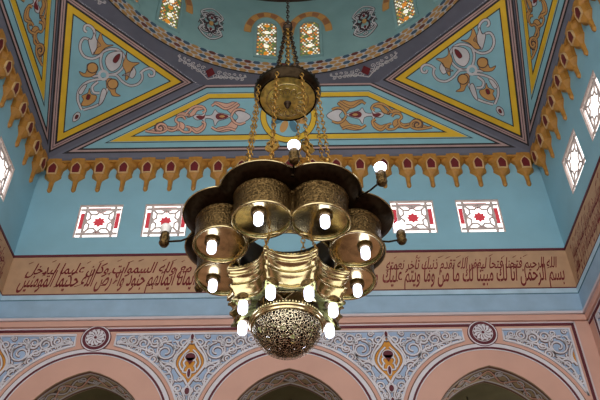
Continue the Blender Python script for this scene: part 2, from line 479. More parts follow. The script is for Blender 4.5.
# the openings of the side walls that face away stay glazed too
# ------------------------------------------------------------------ inscription frieze
FORMS = {}
for cp in range(0xFE80, 0xFEFD):
    d = unicodedata.decomposition(chr(cp)).split()
    if len(d) >= 2: FORMS[(''.join(chr(int(x, 16)) for x in d[1:]), d[0].strip('<>'))] = chr(cp)
def shape_ar(w):
    out = []; i = 0; prev = False
    while i < len(w):
        u = w[i]
        if w[i:i + 2] in ('\u0644\u0627', '\u0644\u0623', '\u0644\u0625', '\u0644\u0622'): u = w[i:i + 2]
        nx = i + len(u)
        dual = (u, 'initial') in FORMS
        joins_next = dual and nx < len(w) and ((w[nx], 'final') in FORMS)
        key = ('medial' if joins_next else 'final') if prev else ('initial' if joins_next else 'isolated')
        out.append(FORMS.get((u, key), FORMS.get((u, 'isolated'), u)))
        prev = joins_next; i = nx
    return ''.join(out[::-1])
def text_mesh(mb, F, words, ua, ub, z0, size, n, m, sy=1.0):
    s = ' '.join(shape_ar(w) for w in words[::-1])
    c = bpy.data.curves.new('t', 'FONT'); c.body = s; c.size = 1; c.offset = .013; c.resolution_u = 3; c.extrude = 0
    o = bpy.data.objects.new('t', c); COL.objects.link(o); bpy.context.view_layer.update()
    me = bpy.data.meshes.new_from_object(o.evaluated_get(bpy.context.evaluated_depsgraph_get()))
    xs = [v.co.x for v in me.vertices]
    x0_, x1_ = min(xs), max(xs); k = (ub - ua) / (x1_ - x0_)
    vs = [F.p(ua + (v.co.x - x0_) * k + v.co.y * .10, z0 + v.co.y * size * sy, n) for v in me.vertices]
    fs = []
    for p in me.polygons:
        t = tuple(p.vertices)
        fs.append(t)
    nrm = me.polygons[0].normal.z if len(me.polygons) else 1
    mb.add(vs, [f if nrm > 0 else f[::-1] for f in fs], m)
    bpy.data.objects.remove(o); bpy.data.curves.remove(c); bpy.data.meshes.remove(me)
T_R = "بسم الله الرحمن الرحيم انا فتحنا لك فتحا مبينا ليغفر لك الله ما تقدم من ذنبك وما تأخر ويتم نعمته عليك".split()
T_M = "ويهديك صراطا مستقيما وينصرك الله نصرا عزيزا هو الذي انزل السكينة في قلوب المؤمنين ليزدادوا".split()
T_L = "ايمانا مع ايمانهم ولله جنود السموات والارض وكان الله عليما حكيما ليدخل المؤمنين".split()
T_S = "والمؤمنات جنات تجري من تحتها الانهار خالدين فيها ويكفر عنهم سيئاتهم وكان ذلك عند الله فوزا عظيما".split()
def frieze(F, segs, label, name='inscription_frieze'):
    b = MB()
    box(b, F, -5.995, 5.995, 10.83, 11.90, 0.003, .02, TAN)
    root = b.build(name, loc=F.p(0, 11.35, 0)); tag(root, label, 'frieze')
    r_ = MB()
    rect(r_, F, -5.98, 5.98, 11.86, 11.92, .02, .035, MAROON)
    rect(r_, F, -5.98, 5.98, 10.835, 10.862, .02, .053, MAROON)
    r_.build('red_border', root)
    t = MB()
    for words, ua, ub in segs:
        up_, lo = [], []
        i = 0
        for k, w in enumerate(words): (lo if k % 2 == 0 else up_).append(w)
        text_mesh(t, F, lo, ua, ub, 11.07, .52, .024, INK, 1.15)
        text_mesh(t, F, up_, ua + .1, ub - .1, 11.40, .40, .026, INK, 1.0)
    # thin vowel strokes over the letters
    for words, ua, ub in segs:
        x = ua + .1
        while x < ub - .15:
            z = random.choice((11.72, 11.70, 11.40, 11.08, 11.74)); l = random.uniform(.06, .14)
            ribbon(t, F, [(x, z - .02), (x + l, z + .035)], .014, .022, .028, INK, taper=(1, .4))
            x += random.uniform(.14, .3)
    t.build('lettering', root)
    return root
frieze(FB, [(T_R, 1.95, 5.78), (T_M, -1.9, 1.85), (T_L, -5.7, -2.0)], 'long tan inscription frieze with dark red script on the facing wall')
frieze(FRt, [(T_S + T_M, -5.8, -2.0), (T_S, -1.9, 1.9)], 'tan inscription frieze climbing the right edge of the photo')
frieze(FL, [(T_S, 2.0, 5.7), (T_S, -1.9, 1.9)], 'tan inscription frieze corner at the left edge of the photo')

# ------------------------------------------------------------------ arch mouldings, rosettes and spandrels
def arc(c, r, a0, a1, k=40): return [(c[0] + r * math.cos(a0 + (a1 - a0) * i / k), c[1] + r * math.sin(a0 + (a1 - a0) * i / k)) for i in range(k + 1)]
def arch_moulding(F, s, label):
    m = MB()
    for r_, w, n, mt in ((1.71, .02, .012, LINESHADE), (1.66, .075, .02, STUCCO), (1.605, .045, .014, MAROON), (1.57, .016, .012, STUCCO)):
        pts = [(s + r_, 5.0)] + arc((s, AZ), r_, 0, PI) + [(s - r_, 5.0)]
        ribbon(m, F, pts, w, 0, n, mt)
    tag(m.build('arch_moulding', loc=F.p(s, AZ, 0)), label, 'moulding')
def rosette(F, s, label):
    c = (s, 9.79); m = MB()
    disc(m, F, c, .30, 0, .026, MAROON, 40)
    disc(m, F, c, .285, .026, .030, STUCCO, 40)
    disc(m, F, c, .262, .03, .034, MAROON, 40)
    disc(m, F, c, .200, .034, .040, STUCCO, 40)
    disc(m, F, c, .186, .040, .050, MAROON, 40)
    root = m.build('rosette', loc=F.p(c[0], c[1], 0)); tag(root, label, 'rosette')
    p = MB()
    for i in range(12):
        a_ = 2 * PI * i / 12
        pts = cat([(c[0] + r_ * math.cos(a_ + t), c[1] + r_ * math.sin(a_ + t)) for r_, t in ((.03, 0), (.08, .03), (.13, .15), (.178, .42))], 4)
        ribbon(p, F, pts, .042, .05, .06, STUCCO, taper=(.25, 1.4))
    p.build('petal', root)
    q = MB(); disc(q, F, c, .028, .05, .064, MAROON, 16); q.build('boss', root)

def spandrel_outline(ax, lo, hi):           # panel between two round arches, axis at u=ax, clipped to lo..hi (relative)
    zt = 9.87; cut = BAY / 2 - .40; Rp = 1.81
    def zarc(x):
        d = BAY / 2 - abs(x)
        return AZ + math.sqrt(max(Rp * Rp - d * d, 0)) if d < Rp else 7.9
    top = [(min(hi, cut), zt), (max(lo, -cut), zt)]
    xs = []
    n = 48
    a_, b_ = max(lo, -cut), min(hi, cut)
    low = [(a_ + (b_ - a_) * i / n) for i in range(n + 1)]
    return [(ax + x, z) for x, z in top] + [(ax + x, zarc(x)) for x in low], zarc
def spandrel(F, ax, lo, hi, label):
    out, zarc = spandrel_outline(ax, lo, hi)
    # follow the outline counter-clockwise
    ar = sum(out[i][0] * out[(i + 1) % len(out)][1] - out[(i + 1) % len(out)][0] * out[i][1] for i in range(len(out)))
    if ar < 0: out = out[::-1]
    m = MB(); plate(m, F, [out], 0, .008, FIELD)
    root = m.build('spandrel_panel', loc=F.p(ax, 9.3, 0)); tag(root, label, 'panel', 'scrollwork spandrel panels')
    bd = MB(); ribbon(bd, F, out, .042, 0, .035, STUCCO, closed=True); bd.build('border', root)
    cut = BAY / 2 - .40
    def ok(x, z, mg=.02): return max(lo, -cut) + mg < x < min(hi, cut) - mg and zarc(x) + mg < z < 9.87 - mg
    g = MB(); s_ = MB()
    def stroke(pts, w=.022, n=.034, mt=STUCCO, tp=None):
        run = []
        for p in pts + [None]:
            if p is not None and ok(p[0], p[1]): run.append((ax + p[0], p[1]))
            else:
                if len(run) > 2: ribbon(s_, F, run, w, .008, n, mt, taper=tp, edge=LINESHADE, ew=.024)  # brown border under each stroke is its painted shadow
                run = []
    # gold mandorla on the axis
    man = cat([(0, 9.74), (.12, 9.55), (.26, 9.36), (.29, 9.18), (.2, 9.0), (.08, 8.86), (0, 8.74), (-.08, 8.86), (-.2, 9.0), (-.29, 9.18), (-.26, 9.36), (-.12, 9.55)], 4, True)
    man_c = [p for p in man if max(lo, -9) - 1e-6 <= p[0] <= hi + 1e-6]
    cl = [(min(max(p[0], lo + .03), hi - .03), p[1]) for p in man]
    if len(man_c) > 4:
        cl2 = [q for i, q in enumerate(cl) if q != cl[i - 1]]
        cl2 = [(ax + a_, b_) for a_, b_ in cl2][::-1]
        plate(g, F, [cl2], .008, .016, GOLDP)
    stroke(man + [man[0]], .04, .04)
    for sg in (-1, 1):
        if sg < 0 and lo > -.1: continue
        if sg > 0 and hi < .1: continue
        def S(pts): return [(sg * x, z) for x, z in pts]
        # (x, z, radius) of the scrolls
        sc = [(.16, 9.66, .12), (.50, 9.46, .20), (.43, 9.06, .13), (.19, 8.66, .10), (.72, 9.70, .12), (.95, 9.66, .13), (1.17, 9.73, .10), (1.36, 9.76, .07),
              (.72, 9.30, .10), (.34, 8.80, .09), (.80, 9.48, .09), (1.06, 9.50, .08), (.30, 9.80, .06), (.12, 8.46, .07), (.55, 9.76, .07), (.58, 9.12, .07), (.86, 9.80, .06), (1.02, 9.80, .06), (1.22, 9.60, .07), (.62, 9.62, .06), (.30, 9.56, .06), (.16, 8.86, .05), (1.44, 9.68, .05), (.06, 8.62, .05), (.92, 9.34, .05)]
        for i, (x, z, r_) in enumerate(sc):
            d = 1 if i % 2 else -1
            stroke(S(spiral((x, z), r_, (.3 + i * 1.3), 1.5, d, 14, .25)), .027 if r_ > .09 else .02)
            e_ = .3 + i * 1.3 + d * 3.2 * PI
            for t in (0, 3.1) if r_ > .08 else ():         # little leaves on the outside of each scroll
                bx, bz = x + r_ * 1.05 * math.cos(t + i), z + r_ * 1.05 * math.sin(t + i)
                stroke(S(cat([(bx, bz), (bx + .05 * math.cos(t + i + .9), bz + .05 * math.sin(t + i + .9)), (bx + .085 * math.cos(t + i + .2), bz + .085 * math.sin(t + i + .2))], 4)), .024, .03, tp=(1.2, .3))
        stem = [[(.05, 8.3), (.16, 8.55), (.30, 8.72), (.33, 8.95), (.55, 9.2), (.70, 9.42), (.92, 9.52), (1.2, 9.62), (1.5, 9.7)],
                [(.02, 9.8), (.22, 9.52), (.33, 9.28), (.30, 9.1)], [(.3, 9.25), (.42, 9.2), (.6, 9.28), (.66, 9.5), (.58, 9.66), (.4, 9.7)],
                [(.62, 9.6), (.75, 9.58), (.85, 9.72), (1.0, 9.82), (1.1, 9.62), (1.3, 9.68)], [(0, 8.74), (.08, 8.6), (.04, 8.45), (.12, 8.3)]]
        for st in stem: stroke(S(cat(st, 6)), .028, .037)
        if lo < .1 and hi > -.1 or True:
            for pts in ([(.04, 9.5), (.14, 9.38), (.20, 9.2), (.14, 9.05)], [(.03, 9.0), (.12, 9.02), (.1, 9.14)], [(.06, 9.3), (.12, 9.22), (.08, 9.12)]):
                stroke(S(cat(pts, 5)), .03, .03)
    if lo < -.05 and hi > .05:
        for c, ra, rb in (((0, 9.79), .03, .06), ((0, 9.33), .10, .085), ((0, 8.98), .03, .09), ((0, 8.60), .045, .07), ((0, 8.35), .03, .06)):
            disc(s_, F, (ax + c[0], c[1]), ra + .018, .008, .04, STUCCO, 20, ry=rb + .018)
            disc(g, F, (ax + c[0], c[1]), ra, .04, .046, MAROON, 20, ry=rb)
        plate(g, F, [[(ax - .095, 9.31), (ax, 9.16), (ax + .095, 9.31)]], .04, .046, MAROON)
    g.build('gold_inlay', root); s_.build('scrollwork', root)
for s, lb in ((-BAY, 'round arch moulding at the lower left under its rosette'), (0, 'round arch moulding directly under the chandelier'), (BAY, 'round arch moulding at the lower right under its rosette')):
    arch_moulding(FB, s, lb)
rosette(FB, -BAY, 'whirling white and maroon rosette above the lower left arch')
rosette(FB, BAY, 'whirling white and maroon rosette above the lower right arch')
rosette(FB, 0, 'whirling rosette above the middle arch, hidden behind the pierced bowl')
spandrel(FB, -BAY / 2, -2, 2, 'scrollwork spandrel panel left of the pierced bowl with a gold mandorla')
spandrel(FB, BAY / 2, -2, 2, 'scrollwork spandrel panel right of the pierced bowl with a gold mandorla')
spandrel(FB, -BAY * 1.5, -.14, 2, 'half scrollwork spandrel panel at the bottom left corner of the photo')
spandrel(FB, BAY * 1.5, -2, -.19, 'half scrollwork spandrel panel at the lower right ending at the corner pier')
spandrel(FRt, -BAY * 1.5, .19, 2, 'sliver of scrollwork panel on the steep wall at the bottom right edge')
spandrel(FL, BAY * 1.5, -2, -.19, 'sliver of scrollwork panel on the steep left wall')
arch_moulding(FRt, -BAY, 'round arch moulding on the steep right wall')
arch_moulding(FL, BAY, 'round arch moulding on the steep left wall')

# ------------------------------------------------------------------ muqarnas cornice
CI = 5.82                                   # inner face of the cornice
def pendant(F, u, parent):
    m = MB()
    sec = [(0, .285, .20), (-.08, .285, .20), (-.16, .284, .19), (-.21, .245, .185), (-.26, .205, .18), (-.43, .185, .165), (-.46, .20, .175), (-.50, .195, .165), (-.555, .13, .12), (-.60, .075, .085), (-.64, .06, .07), (-.80, .052, .06), (-.90, .055, .065), (-.935, .04, .045), (-.965, .005, .01)]
    vs = []; cs = 7
    for dz, w, pr in sec:
        for x, q in ((-1, 0), (-.92, .45), (-.55, .93), (0, 1), (.55, .93), (.92, .45), (1, 0)): vs.append(F.p(u + x * w, 14.77 + dz, q * pr + (0)))
    fs = [(i * cs + j, (i + 1) * cs + j, (i + 1) * cs + j + 1, i * cs + j + 1) for i in range(len(sec) - 1) for j in range(cs - 1)]
    m.add(vs, fs, GOLDC)
    o = m.build('pendant', parent, loc=F.p(u, 14.3, .05))
    n = MB()
    z1, z0 = 14.77 - .165, 14.77 - .47
    def ogive(g):
        return [(u - .082 - g, z0 - g), (u + .082 + g, z0 - g), (u + .095 + g, z0 + .17), (u + .06 + g, z0 + .245), (u, z1 + g * 1.3), (u - .06 - g, z0 + .245), (u - .095 - g, z0 + .17)]
    G = Fr(F.p(0, 14.5, .195), F.U, F.V + F.N * .09)
    def L2(pts): return [(a_, b_ - 14.5) for a_, b_ in pts]
    plate(n, G, [L2(ogive(.028)), L2(ogive(0))[::-1]], -.03, .012, GOLDH)
    plate(n, G, [L2(ogive(0))], .0, .002, RED)
    n.build('niche', o)
def cornice(F, label, us):
    b = MB(); box(b, F, -5.99, 5.99, 14.72, 14.85, -.0, .18, GREY)
    box(b, F, -5.9, 5.9, 14.66, 14.75, 0, .17, GOLDC)
    root = b.build('cornice', loc=F.p(0, 14.75, 0)); tag(root, label, 'cornice', kind='structure')
    for u in us: pendant(F, u, root)
P_ = .564
cornice(FB, 'gilded cornice of hanging niches along the top of the facing wall', [P_ * i for i in range(-10, 11)])
cornice(FRt, 'gilded cornice of hanging niches running up the right side', [P_ * i for i in range(-10, 0)])
cornice(FL, 'gilded cornice of hanging niches running up the left side', [P_ * i for i in range(1, 11)])

# ------------------------------------------------------------------ pendentive zone: octagon over the square
ZC, ZO, RO = 14.80, 16.5, 5.0
OX = 2.22
def rotz(v, k):
    x, y, z = v
    for _ in range(k % 4): x, y = -y, x
    return Vector((x, y, z))
def wpt(v): return Vector((CX + v[0], CY + v[1], v[2]))
def layers(mb, F, poly, steps, off=None):
    n = .004
    for d, m in steps:
        dd = [max(0, d + (off[i] if off else 0)) for i in range(len(poly))]
        plate(mb, F, [inset(poly, dd)], n, n, m); n += .004
    return n
def trapezoid_frame(k):
    a_ = rotz((0, CI, ZC), k); U = rotz((1, 0, 0), k); V = rotz((0, RO - CI, ZO - ZC), k)
    return Fr(wpt(a_), U, V), (Vector((0, RO - CI, ZO - ZC))).length
def heart(c, s, fl=1): return [(c[0] + fl * s * x, c[1] + s * y) for x, y in ((-1, 0), (-.5, .75), (.15, .8), (.6, .45), (1.1, 0), (.6, -.45), (.15, -.8), (-.5, -.75))]
def T5(x, y): return (110 + x / 4.615, 90 + y / 4.615)
BACKF, HT = trapezoid_frame(0)
def orn_fill(mb, F, pts, m, n, sg=1, edge=True):
    q = [(sg * a_, b_) for a_, b_ in cat(pts, 4, True)]
    ar = sum(q[i][0] * q[(i + 1) % len(q)][1] - q[(i + 1) % len(q)][0] * q[i][1] for i in range(len(q)))
    if ar < 0: q = q[::-1]
    plate(mb, F, [q], n, n + .004, m)
    if edge: ribbon(mb, F, q, .014, n, n + .006, BLACKO, closed=True)
BLACKO = mat('ornament_outline_brown', (82, 58, 56), .7)
def trapezoid(k, label):
    F, h = trapezoid_frame(k); m = MB()
    poly = [(-CI, 0), (CI, 0), (OX, h), (-OX, h)]
    steps = [(0, GREY), (.11, BLACK), (.15, PINKL), (.195, BLACK), (.235, SKY), (.36, BLACK), (.378, SKY), (.395, YELLOW), (.515, BLACK), (.54, SKY)]
    n = layers(m, F, poly, steps, [0, -.06, -.14, -.06])
    root = m.build('pendentive_trapezoid_panel', loc=F.p(0, h / 2, 0)); tag(root, label, 'painted panel', 'long painted panels under the dome')
    c = MB()
    disc(c, F, (0, 1.0), .70, n, n + .004, BLACK, 40); disc(c, F, (0, 1.0), .685, n + .004, n + .007, YELLOW, 40)
    disc(c, F, (0, 1.0), .56, n + .007, n + .01, BLACK, 40); disc(c, F, (0, 1.0), .545, n + .01, n + .013, SKY, 40)
    for i in range(8):
        a_ = PI / 4 * i + PI / 8
        disc(c, F, (.3 * math.cos(a_), 1 + .3 * math.sin(a_)), .17, n + .013, n + .015, OCHRE if i % 2 else TEALLINE, 16, ry=.09, rot=a_)
    disc(c, F, (0, 1), .12, n + .015, n + .018, RED, 16)
    c.build('medallion', root)
    o = MB(); N = n + .001
    B = lambda pts: [trace(BACKF, *T5(*p)) for p in pts]
    for sg in (-1, 1):
        for q, mt in (
            ([(165, 196), (190, 186), (215, 176), (220, 160), (245, 158), (262, 168), (300, 172), (322, 150), (345, 162), (342, 185), (310, 192), (280, 182), (240, 196), (200, 198)], 0),
            ([(318, 128), (305, 140), (310, 118), (335, 106), (360, 110), (372, 128), (352, 124), (335, 132)], 0),
            ([(358, 128), (380, 100), (400, 82), (425, 78), (440, 88), (425, 95), (405, 100), (392, 118), (372, 128)], 0),
            ([(360, 185), (385, 195), (415, 196), (440, 180), (432, 160), (418, 170), (400, 178), (375, 172)], 0),
            ([(480, 60), (500, 58), (540, 66), (570, 58), (600, 72), (580, 92), (565, 115), (545, 100), (525, 85), (495, 78)], 0),
            ([(485, 190), (500, 176), (540, 168), (560, 150), (575, 140), (590, 165), (578, 185), (540, 195), (510, 198)], 0),
            ([(385, 128), (400, 116), (425, 118), (445, 100), (440, 120), (470, 118), (485, 95), (500, 108), (525, 112), (560, 125), (525, 140), (500, 148), (485, 170), (475, 140), (442, 136), (440, 155), (425, 140), (402, 142)], 1),
            ([(578, 108), (600, 100), (635, 112), (650, 128), (630, 146), (600, 156), (580, 148), (592, 128)], 1)):
            orn_fill(o, F, [(-abs(a_), b_) for a_, b_ in B(q)], WHITE if mt else (ROSE if k == 0 and sg < 0 else OCHRE), N + .002 * mt, -sg)
        for q in ([(398, 128), (412, 121), (430, 124), (440, 118), (436, 134), (418, 140)], [(488, 126), (500, 112), (530, 116), (548, 126), (530, 136), (500, 140)]):
            orn_fill(o, F, [(-abs(a_), b_) for a_, b_ in B(q)], RED, N + .006, -sg, False)
        q = B([(505, 126), (518, 120), (532, 126), (518, 132)]); orn_fill(o, F, [(-abs(a_), b_) for a_, b_ in q], OCHRE, N + .010, -sg, False)
        for q in ([(165, 192), (200, 198), (235, 200), (262, 188), (258, 168), (238, 160), (220, 170), (222, 184), (236, 188)],
                  [(258, 180), (285, 192), (310, 182), (318, 160), (305, 145), (312, 130), (335, 125), (350, 140)], [(318, 178), (340, 196), (370, 196), (372, 178), (352, 172)],
                  [(372, 178), (400, 200), (430, 185), (440, 160), (425, 150)], [(350, 115), (372, 92), (400, 78), (430, 82), (442, 100), (428, 108)],
                  [(470, 175), (500, 190), (545, 180), (580, 190)], [(470, 78), (490, 68), (530, 90), (560, 82), (590, 62)], [(560, 125), (575, 100), (600, 92), (625, 100)], [(560, 130), (575, 152), (600, 162), (625, 152)]):
            ribbon(o, F, [(-sg * -abs(a_), b_) for a_, b_ in cat(B(q), 5)], .045, N + .003, N + .009, ROSE if k == 0 and sg < 0 else OCHRE, edge=BLACKO, ew=.03)
        cc = B([(232, 180)])[0]
        ribbon(o, F, [(sg * -x, z) if x < 0 else (sg * x, z) for x, z in [(-abs(a_), b_) for a_, b_ in spiral(cc, .17, .5, 1.5, 1, 12, .15)]], .035, N + .004, N + .008, BLACKO)
    o.build('arabesque', root)
trapezoid(0, 'long trapezoid panel with yellow border behind the chandelier chains')
trapezoid(1, 'narrow slice of painted panel with yellow border at the top left edge')
trapezoid(3, 'narrow slice of painted panel with yellow border at the top right edge')
trapezoid(2, 'matching painted panel over the open side of the hall')

def tri_frame(k):
    C = rotz((-CI, CI, ZC), k); A = rotz((-RO, OX, ZO), k); B = rotz((-OX, RO, ZO), k)
    Mid = (A + B) / 2
    return Fr(wpt(C), B - A, Mid - C), (Mid - C).length, (B - A).length / 2
TF, TH, TW = tri_frame(0)
def T7(x, y): return (60 + x / 2.854, y / 2.854)
def tri_panel(k, label, flip):
    F, h, w = tri_frame(k); m = MB()
    poly = [(0, 0), (w, h), (-w, h)]
    st = [(0, GREY), (.12, BLACK), (.16, PINKL), (.195, BLACK), (.21, PINKL), (.245, BLACK), (.29, YELLOW), (.415, BLACK), (.44, SKY)]
    n = layers(m, F, poly, st, {0: [0, -.10, -.12], 3: [-.12, -.10, 0]}.get(k, [0, -.10, 0]))
    root = m.build('pendentive_triangle_panel', loc=F.p(0, h / 2, 0)); tag(root, label, 'painted panel', 'triangular corner panels under the dome')
    o = MB(); N = n + .001; fl = -1 if flip else 1
    B = lambda pts: [(fl * q[0], q[1]) for q in (trace(TF, *T7(*p)) for p in pts)]
    W = .075
    strokes = [
        [(76, 90), (69, 84), (72, 72), (84, 72), (96, 84), (98, 100), (92, 112)],
        [(84, 112), (68, 108), (58, 122), (58, 142), (70, 160), (92, 166), (112, 158), (124, 146), (142, 139), (162, 140), (178, 152), (184, 172), (178, 192), (160, 208), (138, 212)],
        [(120, 150), (115, 170), (118, 190), (124, 204)],
        [(138, 212), (160, 214), (178, 232), (200, 243), (222, 238), (234, 222), (232, 206)],
        [(228, 208), (240, 198), (256, 194), (268, 202), (266, 214), (256, 216), (252, 208)],
        [(112, 214), (92, 216), (80, 206), (84, 192), (100, 186)],
        [(124, 224), (100, 226), (72, 236), (54, 256), (50, 280), (56, 300), (62, 312)],
        [(132, 222), (136, 246), (126, 272), (116, 292), (98, 302), (80, 308), (66, 312)],
        [(108, 232), (92, 246), (96, 262), (112, 264)]]
    for s_ in strokes: ribbon(o, F, cat(B(s_), 5), W * .62, N, N + .006, WHITE, edge=BLACKO, ew=.026)
    c_ = B([(123, 213)])[0]; disc(o, F, c_, .13, N + .006, N + .009, WHITE, 24, ri=.07)
    fills = [([(97, 92), (104, 112), (116, 128), (104, 136), (94, 156), (86, 140), (80, 112), (90, 110)], WHITE),
             ([(176, 292), (184, 284), (200, 278), (206, 262), (222, 262), (238, 268), (232, 280), (212, 286), (206, 300), (192, 296)], None),
             ([(128, 172), (136, 154), (154, 146), (176, 146), (176, 168), (168, 190), (148, 202), (134, 192)], WHITE),
             ([(116, 92), (122, 112), (134, 126), (152, 127), (128, 136), (112, 152), (94, 152), (104, 138), (106, 116)], OCHRE),
             ([(190, 146), (190, 166), (204, 176), (226, 178), (206, 192), (194, 222), (186, 226), (186, 204), (178, 184), (184, 166)], OCHRE),
             ([(160, 242), (150, 224), (134, 224), (132, 244), (142, 258), (150, 272), (172, 272), (158, 262)], OCHRE),
             ([(104, 192), (96, 178), (78, 182), (76, 196), (70, 208), (54, 202), (64, 216), (86, 218), (102, 208)], OCHRE),
             ([(84, 250), (88, 266), (104, 272), (98, 288), (78, 300), (60, 298), (66, 282), (62, 272), (78, 264)], OCHRE),
             ([(176, 214), (190, 214), (206, 222), (216, 206), (210, 190), (204, 200), (192, 206)], WHITE),
             ([(52, 262), (64, 244), (76, 240), (70, 254), (60, 268)], WHITE), ([(116, 264), (124, 250), (132, 262), (122, 288), (110, 298)], WHITE),
             ([(36, 344), (38, 328), (50, 318), (58, 324), (54, 336), (44, 344)], WHITE)]
    for q, mt in fills:
        if mt is not None: orn_fill(o, F, B(q), mt, N + .004)
    for q in ([(150, 172), (158, 158), (170, 152), (168, 166), (158, 178)], [(74, 280), (78, 268), (86, 270), (82, 282)], [(42, 336), (46, 326), (52, 328), (48, 336)]):
        orn_fill(o, F, B(q), RED, N + .010)
    for q, r_ in (((92, 192), .17), ((150, 238), .17)):
        disc(o, F, B([q])[0], r_ * .8, N + .009, N + .011, BLACKO, 20); disc(o, F, B([q])[0], r_ * .65, N + .011, N + .013, OCHRE, 20)
    o.build('arabesque', root)
tri_panel(0, 'triangular painted panel with yellow border at the upper left corner', False)
tri_panel(3, 'triangular painted panel with yellow border at the upper right corner', True)
tri_panel(1, 'triangular painted panel over the near left corner of the hall', False)
tri_panel(2, 'triangular painted panel over the near right corner of the hall', True)

# ------------------------------------------------------------------ dome ring and drum
RB = 4.75
def circ(r, k=96, a0=0): return [(r * math.cos(a0 + 2 * PI * i / k), r * math.sin(a0 + 2 * PI * i / k)) for i in range(k)]
FDN = Fr((CX, CY, ZO), (1, 0, 0), (0, -1, 0))     # faces down
g = MB()
octo = [(OX, -RO), (RO, -OX), (RO, OX), (OX, RO), (-OX, RO), (-RO, OX), (-RO, -OX), (-OX, -RO)]
plate(g, FDN, [octo, circ(RB)[::-1]], 0, 0, GREY)
o = g.build('ceiling'); tag(o, 'grey octagonal ceiling margin around the dome ring', 'ceiling', kind='structure')
lace = MB()
for kk in range(8):
    th = PI / 8 + PI / 4 * kk
    e1 = (math.cos(th), math.sin(th)); e2 = (-e1[1], e1[0])
    def q2(r_, t): return (r_ * math.cos(th + t), r_ * math.sin(th + t))
    for sg in (-1, 1):
        for j in range(6):
            t = sg * (.03 + j * .026); rr_ = RB + .13 + (.16 - j * .016); 
            ribbon(lace, FDN, spiral(q2(rr_, t), .085 - j * .007, j * 2.0, 1.3, 1 if j % 2 else -1, 10, .2), .018, .002, .008, WHITE)
            ribbon(lace, FDN, spiral(q2(rr_ - .12, t + sg * .012), .06 - j * .005, j * 1.1, 1.2, -1 if j % 2 else 1, 10, .2), .016, .002, .008, WHITE)
        ribbon(lace, FDN, cat([q2(RB + .46, 0), q2(RB + .28, sg * .06), q2(RB + .2, sg * .14), q2(RB + .12, sg * .18)], 6), .022, .002, .009, WHITE)
    plate(lace, FDN, [[q2(RB + .40, 0), q2(RB + .24, .025), q2(RB + .08, 0), q2(RB + .24, -.025)][::-1]], .002, .010, RED)
lace.build('white_lacework', o)

def ringwall(mb, r0, z0, r1, z1, m, k=96):
    vs = []
    for i in range(k):
        t = 2 * PI * i / k
        vs += [(CX + r0 * math.cos(t), CY + r0 * math.sin(t), z0), (CX + r1 * math.cos(t), CY + r1 * math.sin(t), z1)]
    mb.add(vs, [(2 * i, 2 * i + 1, 2 * ((i + 1) % k) + 1, 2 * ((i + 1) % k)) for i in range(k)], m, True)
def cyl(ang, r, z): return (CX + r * math.sin(ang), CY + r * math.cos(ang), z)     # ang from the +y direction, clockwise
hx = MB(); ringwall(hx, RB, 16.5, RB, 17.01, WHITE)
ringwall(hx, RB - .015, 16.49, RB - .015, 16.515, BLACK); ringwall(hx, RB - .015, 16.515, RB, 16.515, BLACK); ringwall(hx, RB, 16.49, RB - .015, 16.49, BLACK)
o = hx.build('dome_ring', loc=(CX, CY, 16.5)); tag(o, 'round band of ochre and blue hexagons at the foot of the dome', 'band')
cells = MB(); NH = 132
for row, z in enumerate((16.575, 16.70, 16.825, 16.95)):
    for i in range(NH):
        a0 = 2 * PI * (i + .5 * (row % 2)) / NH; hwid = 2 * PI * .47 / NH
        if math.cos(a0) < -.35: continue
        mt = (HEXO, HEXB, HEXO, HEXR)[(i * 2 + row * 3) % 4] if row % 2 == 0 else (HEXB, HEXO, HEXB, HEXR)[i % 4]
        pts = [(-1, 0), (-.5, -1), (.5, -1), (1, 0), (.5, 1), (-.5, 1)]
        vs = [cyl(a0 + x * hwid, RB - .012, z + y * .057) for x, y in pts]
        cells.add(vs, [tuple(range(6))], mt)
cells.build('hexagon_inlay', o)

dr = MB()
ringwall(dr, RB, 17.01, RB - .02, 19.75, TEAL)
ringwall(dr, RB - .02, 19.75, RB - .25, 19.85, IRON); ringwall(dr, RB - .25, 19.85, RB - .25, 19.98, TEALLINE)
zz, rp = 19.98, RB - .25
for i in range(1, 13):
    a_ = PI / 2 * i / 12; r2 = (RB - .25) * math.cos(a_); z2 = 19.98 + 3.6 * math.sin(a_)
    ringwall(dr, rp, zz, max(r2, .01), z2, TEAL); rp, zz = max(r2, .01), z2
drum = dr.build('ceiling_dome', loc=(CX, CY, 17)); tag(drum, 'teal painted dome drum rising above the hexagon band', 'dome', kind='structure')

